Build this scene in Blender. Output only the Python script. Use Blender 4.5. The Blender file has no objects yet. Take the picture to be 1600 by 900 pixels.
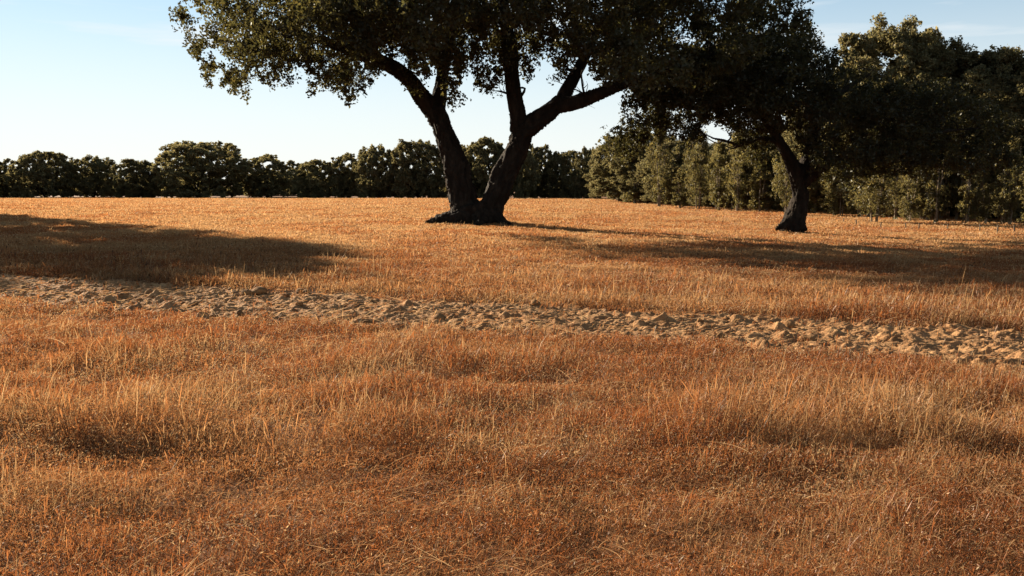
import bpy, math, random
import numpy as np
from mathutils import Vector, Matrix

# ------------------------------------------------------------------ camera, sky, sun, exposure
SC = bpy.context.scene
COL = SC.collection
EYE = 1.6
HFOV = math.radians(62.0)
F = 800.0 / math.tan(HFOV / 2)            # focal length in photo pixels (photo 1600 wide)
PITCH = math.atan(165.0 / F)
cam_d = bpy.data.cameras.new('camera')
cam_d.sensor_width = 36.0
cam_d.lens = 18.0 / math.tan(HFOV / 2)
cam_d.clip_end = 5000
cam = bpy.data.objects.new('camera', cam_d)
COL.objects.link(cam)
cam.location = (0, 0, EYE)
cam.rotation_euler = (math.pi / 2 - PITCH, 0, 0)
SC.camera = cam

SUN_EL = math.radians(18.0)
SUN_AZ = math.radians(46.0)               # to the left of the view direction
world = bpy.data.worlds.new('World')
SC.world = world
world.use_nodes = True
wn = world.node_tree.nodes
wl = world.node_tree.links
bg = wn['Background']
sky = wn.new('ShaderNodeTexSky')
sky.sky_type = 'NISHITA'
sky.sun_disc = False
sky.sun_elevation = SUN_EL
sky.sun_rotation = -SUN_AZ
sky.air_density = 1.0
sky.dust_density = 0.0
sky.ozone_density = 4.0
bg.inputs['Strength'].default_value = 0.05
# thin veils of cloud low in the sky
tc = wn.new('ShaderNodeTexCoord')
mp = wn.new('ShaderNodeMapping')
mp.inputs['Scale'].default_value = (1.6, 1.6, 15.0)
nz = wn.new('ShaderNodeTexNoise')
nz.inputs['Scale'].default_value = 2.2
nz.inputs['Detail'].default_value = 6
rp = wn.new('ShaderNodeValToRGB')
rp.color_ramp.elements[0].position = 0.48
rp.color_ramp.elements[0].color = (0.02, 0.02, 0.02, 1)
rp.color_ramp.elements[1].position = 0.66
rp.color_ramp.elements[1].color = (0.62, 0.62, 0.62, 1)
mx = wn.new('ShaderNodeMix')
mx.data_type = 'RGBA'
mx.inputs['B'].default_value = (5.2, 5.3, 5.3, 1)
wl.new(tc.outputs['Generated'], mp.inputs['Vector'])
wl.new(mp.outputs['Vector'], nz.inputs['Vector'])
wl.new(nz.outputs['Fac'], rp.inputs['Fac'])
sx = wn.new('ShaderNodeSeparateXYZ')
hz = wn.new('ShaderNodeMapRange')          # paler air towards the horizon
hz.interpolation_type = 'SMOOTHSTEP'
hz.inputs['From Min'].default_value = 0.0
hz.inputs['From Max'].default_value = 0.24
hz.inputs['To Min'].default_value = 0.8
hz.inputs['To Max'].default_value = 0.0
hm = wn.new('ShaderNodeMath')
hm.operation = 'MAXIMUM'
wl.new(tc.outputs['Generated'], sx.inputs['Vector'])
wl.new(sx.outputs['Z'], hz.inputs['Value'])
wl.new(hz.outputs['Result'], hm.inputs[0])
wl.new(rp.outputs['Color'], hm.inputs[1])
wl.new(hm.outputs['Value'], mx.inputs['Factor'])
wb = wn.new('ShaderNodeMix')                # warm white balance of the air light
wb.data_type = 'RGBA'
wb.blend_type = 'MULTIPLY'
wb.inputs['Factor'].default_value = 1.0
wb.inputs['B'].default_value = (1.70, 1.70, 1.62, 1)
gm = wn.new('ShaderNodeGamma')              # flatten the glow round the sun
gm.inputs['Gamma'].default_value = 0.6
wl.new(sky.outputs['Color'], gm.inputs['Color'])
wl.new(gm.outputs['Color'], wb.inputs['A'])
wl.new(wb.outputs['Result'], mx.inputs['A'])
zn = wn.new('ShaderNodeMapRange')          # the deep sky overhead is darker than the low sky
zn.inputs['From Min'].default_value = 0.30
zn.inputs['From Max'].default_value = 0.80
zn.inputs['To Min'].default_value = 1.0
zn.inputs['To Max'].default_value = 0.42
zm = wn.new('ShaderNodeMix')
zm.data_type = 'RGBA'
zm.blend_type = 'MULTIPLY'
zm.inputs['Factor'].default_value = 1.0
wl.new(sx.outputs['Z'], zn.inputs['Value'])
wl.new(mx.outputs['Result'], zm.inputs['A'])
wl.new(zn.outputs['Result'], zm.inputs['B'])
wl.new(zm.outputs['Result'], bg.inputs['Color'])

sun_d = bpy.data.lights.new('sun', 'SUN')
sun_d.energy = 5.0
sun_d.angle = math.radians(0.5)
sun_d.color = (1.0, 0.86, 0.66)
sun = bpy.data.objects.new('sun', sun_d)
COL.objects.link(sun)
sdir = Vector((-math.sin(SUN_AZ) * math.cos(SUN_EL), math.cos(SUN_AZ) * math.cos(SUN_EL), math.sin(SUN_EL)))
sun.rotation_euler = sdir.to_track_quat('Z', 'Y').to_euler()
SC.view_settings.view_transform = 'Standard'
SC.view_settings.look = 'None'
SC.view_settings.gamma = 1.0
SC.view_settings.exposure = 1.88
SC.cycles.max_bounces = 6
SC.cycles.transmission_bounces = 4
SC.cycles.use_adaptive_sampling = True

# ------------------------------------------------------------------ helpers
RNG = np.random.default_rng(7)
CP, SP = math.cos(PITCH), math.sin(PITCH)


def at(px, py, d):
    """world point seen at photo pixel (px,py) at forward distance d"""
    rx, u = px - 800.0, 450.0 - py
    ry = CP * F + SP * u
    rz = -SP * F + CP * u
    t = d / ry
    return np.array((rx * t, d, EYE + rz * t))


def proj(P):
    x, y, z = P[..., 0], P[..., 1], P[..., 2] - EYE
    fw = CP * y - SP * z
    up = SP * y + CP * z
    return 800 + F * x / fw, 450 - F * up / fw


def hash2(ix, iy, seed):
    h = (ix.astype(np.int64) * 374761393 + iy.astype(np.int64) * 668265263 + seed * 974634321) & 0xffffffff
    h = ((h ^ (h >> 13)) * 1274126177) & 0xffffffff
    h = ((h ^ (h >> 16)) * 2246822519) & 0xffffffff
    return ((h ^ (h >> 15)) & 0xffffff) / float(0xffffff)


def vnoise(x, y, seed=0):
    ix, iy = np.floor(x), np.floor(y)
    fx, fy = x - ix, y - iy
    fx = fx * fx * fx * (fx * (fx * 6 - 15) + 10)
    fy = fy * fy * fy * (fy * (fy * 6 - 15) + 10)
    a, b = hash2(ix, iy, seed), hash2(ix + 1, iy, seed)
    c, d = hash2(ix, iy + 1, seed), hash2(ix + 1, iy + 1, seed)
    return (a * (1 - fx) + b * fx) * (1 - fy) + (c * (1 - fx) + d * fx) * fy


def fbm(x, y, seed=0, o=4):
    s, a, t = 0, 1.0, 0
    for k in range(o):
        s = s + a * vnoise(x * 2 ** k + 17.3 * k, y * 2 ** k - 9.1 * k, seed + k)
        t += a
        a *= 0.5
    return s / t


def sstep(a, b, x):
    t = np.clip((x - a) / (b - a), 0, 1)
    return t * t * (3 - 2 * t)


def gz(x, y):
    """height of the ground"""
    x, y = np.asarray(x, float), np.asarray(y, float)
    r = -0.9 * sstep(45, 150, y) - 0.030 * np.clip(0.5 * (x + np.sqrt(x * x + 4)), 0, 13) * sstep(12, 22, y) * (1 - sstep(60, 100, y))
    return r + 0.10 * (fbm(x / 14 + 3.1, y / 11, 5, 2) - 0.5) + 0.05 * (fbm(x / 2.3, y / 1.7, 9, 2) - 0.5)


def ploughed(x, y):
    """signed: >0 inside the ploughed strip (metres from its edge)"""
    w = 0.55 * (fbm(x / 1.1, y / 1.1, 21, 3) - 0.5) + 1.0 * (fbm(x / .4, y / .3, 25, 3) - 0.5)
    far = 11.25 - 0.39 * x
    near = 8.85 - 0.335 * x
    return np.minimum(far - y + 0.5 * w, y - near + 1.3 * w)


def mesh_obj(name, V, faces_list, mat, parent=None, smooth=False):
    """faces_list: list of int arrays (n,3) or (n,4)"""
    me = bpy.data.meshes.new(name)
    V = np.asarray(V, np.float32)
    me.vertices.add(len(V))
    me.vertices.foreach_set('co', V.ravel())
    loops = np.concatenate([f.ravel() for f in faces_list]).astype(np.int32)
    sizes = np.concatenate([np.full(len(f), f.shape[1]) for f in faces_list]).astype(np.int32)
    starts = np.concatenate([[0], np.cumsum(sizes)[:-1]]).astype(np.int32)
    me.loops.add(len(loops))
    me.loops.foreach_set('vertex_index', loops)
    me.polygons.add(len(sizes))
    me.polygons.foreach_set('loop_start', starts)
    me.polygons.foreach_set('loop_total', sizes)
    if smooth:
        me.polygons.foreach_set('use_smooth', np.ones(len(sizes), bool))
    me.update(calc_edges=True)
    me.materials.append(mat)
    o = bpy.data.objects.new(name, me)
    COL.objects.link(o)
    if parent is not None:
        o.parent = parent
    return o


def set_col(o, C, name='tint'):
    a = o.data.color_attributes.new(name, 'FLOAT_COLOR', 'POINT')
    C4 = np.ones((len(C), 4), np.float32)
    C4[:, :3] = C
    a.data.foreach_set('color', C4.ravel())


def tag(o, label=None, cat=None, group=None, kind=None):
    if label:
        o['label'] = label
    if cat:
        o['category'] = cat
    if group:
        o['group'] = group
    if kind:
        o['kind'] = kind
    return o


def empty(name, loc, rz=0.0):
    o = bpy.data.objects.new(name, None)
    o.empty_display_size = 0.3
    o.location = loc
    o.rotation_euler = (0, 0, rz)
    COL.objects.link(o)
    return o


def copy_tree(root, loc, rz, sc):
    r = root.copy()
    COL.objects.link(r)
    r.location = loc
    r.rotation_euler = (0, 0, rz)
    r.scale = sc
    for k in list(r.keys()):
        del r[k]
    for ch in KIDS[root.name]:
        c = ch.copy()
        COL.objects.link(c)
        c.parent = r
    return r


KIDS = {}

# ------------------------------------------------------------------ materials


def mat_new(name):
    m = bpy.data.materials.new(name)
    m.use_nodes = True
    n = m.node_tree.nodes
    n.clear()
    out = n.new('ShaderNodeOutputMaterial')
    return m, n, m.node_tree.links, out


def mat_leaf(name, base, trans, gloss=0.05, tfac=0.35, rough=0.45):
    m, n, l, out = mat_new(name)
    at_ = n.new('ShaderNodeAttribute')
    at_.attribute_name = 'tint'
    oi = n.new('ShaderNodeObjectInfo')
    hs = n.new('ShaderNodeHueSaturation')
    mr = n.new('ShaderNodeMapRange')
    mr.inputs['To Min'].default_value = 0.8
    mr.inputs['To Max'].default_value = 1.2
    l.new(oi.outputs['Random'], mr.inputs['Value'])
    l.new(mr.outputs['Result'], hs.inputs['Value'])
    l.new(at_.outputs['Color'], hs.inputs['Color'])

    def mul(c):
        k = n.new('ShaderNodeMix')
        k.data_type = 'RGBA'
        k.blend_type = 'MULTIPLY'
        k.inputs['Factor'].default_value = 1
        k.inputs['B'].default_value = (*c, 1)
        l.new(hs.outputs['Color'], k.inputs['A'])
        return k.outputs['Result']
    d = n.new('ShaderNodeBsdfDiffuse')
    t = n.new('ShaderNodeBsdfTranslucent')
    g = n.new('ShaderNodeBsdfGlossy')
    g.inputs['Roughness'].default_value = rough
    g.inputs['Color'].default_value = (0.8, 0.8, 0.75, 1)
    l.new(mul(base), d.inputs['Color'])
    l.new(mul(trans), t.inputs['Color'])
    m1 = n.new('ShaderNodeMixShader')
    m1.inputs[0].default_value = tfac
    l.new(d.outputs[0], m1.inputs[1])
    l.new(t.outputs[0], m1.inputs[2])
    m2 = n.new('ShaderNodeMixShader')
    m2.inputs[0].default_value = gloss
    l.new(m1.outputs[0], m2.inputs[1])
    l.new(g.outputs[0], m2.inputs[2])
    l.new(m2.outputs[0], out.inputs['Surface'])
    return m


def mat_noise(name, stops, scale, detail=6, rough=0.95, bump=0.0, bscale=20.0, stretch=(1, 1, 1), spec=0.1):
    m, n, l, out = mat_new(name)
    p = n.new('ShaderNodeBsdfPrincipled')
    p.inputs['Roughness'].default_value = rough
    p.inputs['Specular IOR Level'].default_value = spec
    tc = n.new('ShaderNodeTexCoord')
    mp = n.new('ShaderNodeMapping')
    mp.inputs['Scale'].default_value = stretch
    nz = n.new('ShaderNodeTexNoise')
    nz.inputs['Scale'].default_value = scale
    nz.inputs['Detail'].default_value = detail
    nz.inputs['Roughness'].default_value = 0.65
    r = n.new('ShaderNodeValToRGB')
    cr = r.color_ramp
    while len(cr.elements) < len(stops):
        cr.elements.new(0.5)
    for e, (pos, c) in zip(cr.elements, stops):
        e.position = pos
        e.color = (*c, 1)
    l.new(tc.outputs['Object'], mp.inputs['Vector'])
    l.new(mp.outputs['Vector'], nz.inputs['Vector'])
    l.new(nz.outputs['Fac'], r.inputs['Fac'])
    l.new(r.outputs['Color'], p.inputs['Base Color'])
    if bump > 0:
        n2 = n.new('ShaderNodeTexNoise')
        n2.inputs['Scale'].default_value = bscale
        n2.inputs['Detail'].default_value = 8
        b = n.new('ShaderNodeBump')
        b.inputs['Strength'].default_value = 0.8
        b.inputs['Distance'].default_value = bump
        l.new(mp.outputs['Vector'], n2.inputs['Vector'])
        l.new(n2.outputs['Fac'], b.inputs['Height'])
        l.new(b.outputs['Normal'], p.inputs['Normal'])
    l.new(p.outputs[0], out.inputs['Surface'])
    return m


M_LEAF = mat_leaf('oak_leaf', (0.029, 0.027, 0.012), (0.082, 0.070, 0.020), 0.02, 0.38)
M_LEAF_FAR = mat_leaf('far_oak_leaf', (0.115, 0.100, 0.050), (0.21, 0.175, 0.072), 0.01, 0.44)  # oak leaf made lighter: distance haze and sunlit look put into the colour
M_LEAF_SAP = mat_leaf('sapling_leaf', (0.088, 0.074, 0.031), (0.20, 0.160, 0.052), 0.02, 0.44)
M_BARK = mat_noise('cork_bark', [(0.25, (0.008, 0.006, 0.0045)), (0.5, (0.020, 0.0145, 0.0105)), (0.75, (0.042, 0.031, 0.022))], 5.0, 8, 0.95, 0.06, 9.0, (1, 1, 0.35))
M_BARK_PALE = mat_noise('pale_bark', [(0.3, (0.10, 0.075, 0.05)), (0.7, (0.32, 0.26, 0.18))], 7.0, 6, 0.9, 0.02, 20, (1, 1, 0.4))
M_STAKE = mat_noise('weathered_wood', [(0.3, (0.07, 0.05, 0.035)), (0.7, (0.17, 0.13, 0.09))], 14.0, 6, 0.9, 0.004, 40, (1, 1, 0.2))
M_SOIL = mat_noise('dry_soil', [(0.28, (0.12, 0.058, 0.026)), (0.5, (0.26, 0.140, 0.064)), (0.72, (0.37, 0.22, 0.105))], 3.2, 9, 1.0, 0.025, 26.0)
M_CLOD = mat_noise('soil_lump', [(0.3, (0.10, 0.048, 0.02)), (0.7, (0.26, 0.14, 0.06))], 6.0, 8, 1.0, 0.02, 30.0)
M_GROUND = mat_noise('field_earth', [(0.30, (0.07, 0.027, 0.010)), (0.48, (0.13, 0.055, 0.020)), (0.7, (0.20, 0.10, 0.04))], 1.3, 12, 1.0, 0.03, 14.0)
M_GRASS = mat_leaf('dry_grass', (1, 1, 1), (1, 1, 1), 0.02, 0.5, 0.5)

# ------------------------------------------------------------------ ground
ys = np.concatenate([-np.geomspace(300, 0.5, 24), np.linspace(0, 30, 150)[0:], np.geomspace(30.3, 2500, 110)])
xs0 = np.concatenate([-np.geomspace(2500, 20.4, 70), np.linspace(-20, 20, 200), np.geomspace(20.4, 2500, 70)])
X, Y = np.meshgrid(xs0, ys)
Z = gz(X, Y) - 0.10 * sstep(0.0, 0.4, ploughed(X, Y))
nx, ny = len(xs0), len(ys)
idx = np.arange(nx * ny).reshape(ny, nx)
q = np.stack([idx[:-1, :-1], idx[:-1, 1:], idx[1:, 1:], idx[1:, :-1]], -1).reshape(-1, 4)
g = mesh_obj('ground', np.stack([X, Y, Z], -1).reshape(-1, 3), [q], M_GROUND, smooth=True)
tag(g, 'flat dry field floor under the grass', 'ground', kind='structure')


def worley(x, y, cell, seed):
    """distance to nearest jittered point, in cells, plus that point's random"""
    gx, gy = np.floor(x / cell), np.floor(y / cell)
    best = np.full(x.shape, 9.0)
    rnd = np.zeros(x.shape)
    for dx in (-1, 0, 1):
        for dy in (-1, 0, 1):
            cx, cy = gx + dx, gy + dy
            jx, jy = hash2(cx, cy, seed), hash2(cx, cy, seed + 51)
            d = np.hypot(x / cell - cx - jx, y / cell - cy - jy)
            m = d < best
            best = np.where(m, d, best)
            rnd = np.where(m, hash2(cx, cy, seed + 99), rnd)
    return best, rnd


def soil_h(x, y):
    wx = x + 0.10 * (fbm(x * 5, y * 5, 61, 2) - .5)
    wy = y + 0.10 * (fbm(x * 5 + 9, y * 5, 63, 2) - .5)
    d1, r1 = worley(wx, wy, 0.24, 31)
    d2, r2 = worley(wx, wy, 0.10, 33)
    d3, r3 = worley(wx, wy, 0.05, 37)
    h = 0.085 * np.clip(1.1 - d1 / 0.5, 0, 1) * np.clip(r1 - 0.80, 0, 1) / 0.20
    h = h + 0.030 * np.clip(1.1 - d2 / 0.6, 0, 1) * r2 ** 4
    h = h + 0.016 * np.clip(1.1 - d3 / 0.6, 0, 1) * r3
    h = h + 0.06 * (fbm(x * 1.2, y * 2.2, 41, 3) - 0.5) + 0.10 * np.abs(fbm(x * 4, y * 7, 43, 5) - 0.5) + 0.07 * (fbm(x * 13, y * 17, 47, 3) - .5)
    return h


# ploughed strip, long and straight across the view
us = np.arange(-13.0, 11.0, 0.022)
vs = np.arange(-0.25, 1.25, 0.0075)
U, W = np.meshgrid(us, vs)
XX = U
YY = (8.85 - 0.335 * U) * (1 - W) + (11.25 - 0.39 * U) * W
pd = ploughed(XX, YY)
fade = sstep(-0.2, 0.15, pd)
ZZ = gz(XX, YY) - 0.05 + fade * 0.055 + soil_h(XX, YY) * fade
n1, n2 = U.shape
idx = np.arange(n1 * n2).reshape(n1, n2)
q = np.stack([idx[:-1, :-1], idx[:-1, 1:], idx[1:, 1:], idx[1:, :-1]], -1).reshape(-1, 4)
st = mesh_obj('ploughed_soil', np.stack([XX, YY, ZZ], -1).reshape(-1, 3), [q], M_SOIL, smooth=False)
tag(st, 'strip of bare ploughed soil crossing the field', 'soil', kind='structure')

# ------------------------------------------------------------------ ico lump base
ICO_V = None


def ico():
    global ICO_V, ICO_F
    if ICO_V is None:
        import bmesh
        bm = bmesh.new()
        bmesh.ops.create_icosphere(bm, subdivisions=3, radius=1.0)
        ICO_V = np.array([v.co[:] for v in bm.verts])
        ICO_F = np.array([[v.index for v in f.verts] for f in bm.faces])
        bm.free()
    return ICO_V, ICO_F


def lump(c, r, rng, flat=0.65):
    V, Fc = ico()
    k = rng.normal(size=(5, 3))
    ph = rng.uniform(0, 6, 5)
    n = 1 + 0.20 * np.sin(V @ k.T * 1.7 + ph).sum(1) / 1.6 + 0.10 * np.abs(np.sin(V @ k.T * 4.3 + ph)).sum(1) / 1.6 + rng.normal(0, 0.06, len(V))
    P = V * n[:, None] * np.array([1, rng.uniform(.6, 1), flat]) * r
    a = rng.uniform(0, 6.28)
    R = np.array([[math.cos(a), -math.sin(a), 0], [math.sin(a), math.cos(a), 0], [0, 0, 1]])
    return P @ R.T + c, Fc


rng = np.random.default_rng(11)
Vs, Fs, off, cnt = [], [], 0, 0
while cnt < 380:
    x = rng.uniform(-11, 9)
    y = (8.85 - 0.335 * x) + rng.uniform(-0.05, 1.05) * (2.4 - 0.055 * x)
    if ploughed(np.array(x), np.array(y)) < -0.15:
        continue
    r = 0.012 + 0.045 * rng.random() ** 3.0
    P, f = lump(np.array((x, y, float(gz(x, y)) + float(soil_h(np.array(x), np.array(y))) + r * .2)), r, rng)
    Vs.append(P)
    Fs.append(f + off)
    off += len(P)
    cnt += 1
o = mesh_obj('soil_clods', np.concatenate(Vs), [np.concatenate(Fs)], M_CLOD)
tag(o, 'small broken clods strewn over the ploughed strip', 'soil clods', kind='stuff')

for (px, py, r, lab) in [
        (404, 459, 0.10, 'largest dark clod at the far edge of the ploughed strip, left of centre'),
        (386, 460, 0.065, 'smaller clod touching the largest clod on its left side'),
        (686, 503, 0.075, 'low dark clod on the near edge of the ploughed strip below the forked oak'),
        (1232, 512, 0.06, 'dark upright clod in the right half of the ploughed strip'),
        (1262, 535, 0.07, 'broad clod low in the right part of the ploughed strip')]:
    d = EYE * F / (py - 285.0)
    p = at(px, py, d)
    P, f = lump(np.zeros(3), r, rng, 0.6)
    o = mesh_obj('soil_clod', P, [f], M_CLOD)
    o.location = (p[0], p[1], float(gz(p[0], p[1])) + 0.03 + r * 0.15)
    tag(o, lab, 'clod', 'large clods on the ploughed strip')

# ------------------------------------------------------------------ grass


def tallness(x, y):
    """grass height in metres, uneven swathes"""
    h = 0.085 + 0.08 * (fbm(x / 1.5, y / 0.9, 71, 3) - 0.45) + 0.12 * (fbm(x / 0.42, y / 0.38, 75, 2) - .5)
    e1 = 4.72 + 0.5 * (fbm(x / 1.2, y * 0 + 3, 81, 3) - .5)          # edge of a taller swathe
    h = h + 0.13 * sstep(-0.05, 0.3, y - e1) * (1 - sstep(0.3, 2.0, y - e1)) * sstep(0.25, .5, fbm(x / 1.7 + 4, y * 0, 83, 2))
    e2 = 6.75 + 0.6 * (fbm(x / 1.6, y * 0 + 8, 85, 3) - .5)
    h = h + 0.10 * sstep(-0.05, 0.4, y - e2) * sstep(.3, .55, fbm(x / 1.1, y * 0, 89, 2)) * (1 - sstep(0.3, 2.1, y - e2)) * sstep(1.2, -0.6, x)
    e3 = 5.75 + 0.5 * (fbm(x / 1.0, y * 0 + 5, 87, 3) - .5)
    h = h + 0.08 * sstep(-0.05, 0.5, y - e3) * (1 - sstep(0.3, 1.4, y - e3)) * sstep(1.6, 2.6, x)
    far = y - (11.25 - 0.39 * x)
    h = h + 0.07 * sstep(0.0, 0.3, far) * (1 - sstep(1.5, 5, far))
    return np.clip(h * 0.88, 0.03, 0.4)


def grass():
    rng = np.random.default_rng(5)
    bands = []
    edges = np.concatenate([np.arange(2.6, 8, 0.6), np.geomspace(8, 120, 34)])
    for a, b in zip(edges[:-1], edges[1:]):
        m = 0.5 * (a + b)
        rho = 3600.0 if m < 5 else 3600.0 * (5 / m) ** 1.5
        hw = 0.66 * m + 3.2
        n = int(rho * (b - a) * 2 * hw)
        bands.append(np.stack([rng.uniform(-hw, hw, n), rng.uniform(a, b, n)], 1))
    P = np.concatenate(bands)
    x, y = P[:, 0], P[:, 1]
    pd = ploughed(x, y)
    keep = (pd < 0.0) | (rng.random(len(x)) < 0.6 * np.exp(-np.clip(pd, 0, 9) / 0.22) * sstep(.4, .6, fbm(x * 2, y * 2, 93, 2)) + 0.02)
    # patchy density
    dn = fbm(x / 0.45, y / 0.3, 91, 3)
    keep &= rng.random(len(x)) < sstep(0.18, 0.52, dn) * 0.8 + 0.2
    # trampled gaps right at the bottom of swathes
    x, y = x[keep], y[keep]
    pd = pd[keep]
    N = len(x)
    dist = np.hypot(x, y)
    H = tallness(x, y)
    kind = rng.random(N)
    straw_p = 0.10 + 0.45 * sstep(0.48, 0.7, fbm(x / 1.1, y / 0.5, 95, 3))
    straw = kind < straw_p
    litter = (kind > 0.76)
    L = H * rng.lognormal(0, 0.28, N)
    L = np.where(straw, L * rng.uniform(0.8, 1.5, N), L)
    L = np.where(litter, rng.uniform(0.05, 0.14, N), L)
    L = np.where(pd > 0.05, np.minimum(L, 0.09), L)
    az = rng.uniform(0, 2 * np.pi, N)
    lean = np.abs(rng.normal(0.30, 0.22, N))
    lean = np.where(litter, rng.uniform(0.9, 1.5, N), lean)
    dx, dy = np.cos(az) * lean + 0.16, np.sin(az) * lean * 0.9
    dz = np.where(litter, 0.25, 1.0)
    T = np.stack([dx, dy, dz], 1)
    T /= np.linalg.norm(T, axis=1)[:, None]
    bend = rng.normal(0.18, 0.22, N)[:, None] * np.stack([np.cos(az + rng.normal(0, .8, N)), np.sin(az + rng.normal(0, .8, N)), -np.full(N, .5)], 1)
    # width across the blade, facing at random
    wa = rng.uniform(0, np.pi, N)
    Wd = np.stack([np.cos(wa), np.sin(wa), 0 * wa], 1)
    w = np.maximum(0.0011, 0.00040 * dist) * rng.uniform(0.6, 1.35, N)
    w = np.where(straw, w * 0.85, w)
    base = np.stack([x, y, gz(x, y) - 0.01], 1)
    base[:, 2] += np.where(pd > 0, np.clip(soil_h(x, y) + 0.01, 0, 1), 0)
    base[:, 2] += np.where(litter, rng.uniform(0, 0.5, N) * H, 0)
    L1 = L[:, None]
    mid = base + T * L1 * 0.55 + bend * L1 * 0.18
    top = base + T * L1 + bend * L1 * 0.8
    head = (~straw) & (~litter)
    # seed heads: swell near the tip
    wm = np.where(head, 0.55 * w, 0.8 * w)[:, None]
    q3 = base + T * L1 * 0.82 + bend * L1 * 0.5
    wh = np.where(head, rng.uniform(0.8, 1.7, N) * w, 0.6 * w)[:, None]
    w0 = (0.7 * w)[:, None]
    V = np.stack([base - Wd * w0, base + Wd * w0, mid - Wd * wm, mid + Wd * wm, q3 - Wd * wh, q3 + Wd * wh, top], 1)
    i = (np.arange(N) * 7)[:, None]
    quads = np.concatenate([i + np.array([[0, 1, 3, 2]]), i + np.array([[2, 3, 5, 4]])])
    tris = i + np.array([[4, 5, 6]])
    o = mesh_obj('dry_grass', V.reshape(-1, 3), [quads, tris], M_GRASS)
    # colours of the grass itself
    red = np.array((0.245, 0.082, 0.025))
    orange = np.array((0.33, 0.138, 0.047))
    tan = np.array((0.38, 0.21, 0.09))
    pale = np.array((0.43, 0.265, 0.12))
    dark = np.array((0.085, 0.034, 0.016))
    k = .5 + 1.35 * (fbm(x / 2.2, y / 1.4, 101, 4) - .5) + rng.normal(0, 0.12, N) + .03
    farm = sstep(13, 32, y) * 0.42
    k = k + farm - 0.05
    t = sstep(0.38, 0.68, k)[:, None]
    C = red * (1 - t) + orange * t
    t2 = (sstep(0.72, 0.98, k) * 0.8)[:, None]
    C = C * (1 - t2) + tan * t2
    patch = (sstep(0.66, 0.74, fbm(x / 1.9 + 31, y / 2.6, 111, 2)) * sstep(20, 26, y))[:, None] * 0.6
    C = C * (1 - patch) + red * patch
    dk = (rng.random(N) < 0.20)[:, None]
    C = np.where(dk, dark * rng.uniform(.7, 1.4, (N, 1)), C)
    C = np.where(straw[:, None], (tan * .5 + pale * .5) * rng.uniform(.75, 1.15, (N, 1)), C)
    C = np.where(litter[:, None], (orange * .55 + tan * .45) * rng.uniform(.6, 1.15, (N, 1)), C)
    C = C * rng.uniform(0.75, 1.2, (N, 1))
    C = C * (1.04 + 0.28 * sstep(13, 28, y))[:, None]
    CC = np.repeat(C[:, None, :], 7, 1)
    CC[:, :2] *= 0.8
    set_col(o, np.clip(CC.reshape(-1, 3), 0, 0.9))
    tag(o, 'dry reddish brown and straw coloured grass covering the field', 'grass', kind='stuff')
    return N, grass_seed()


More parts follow.
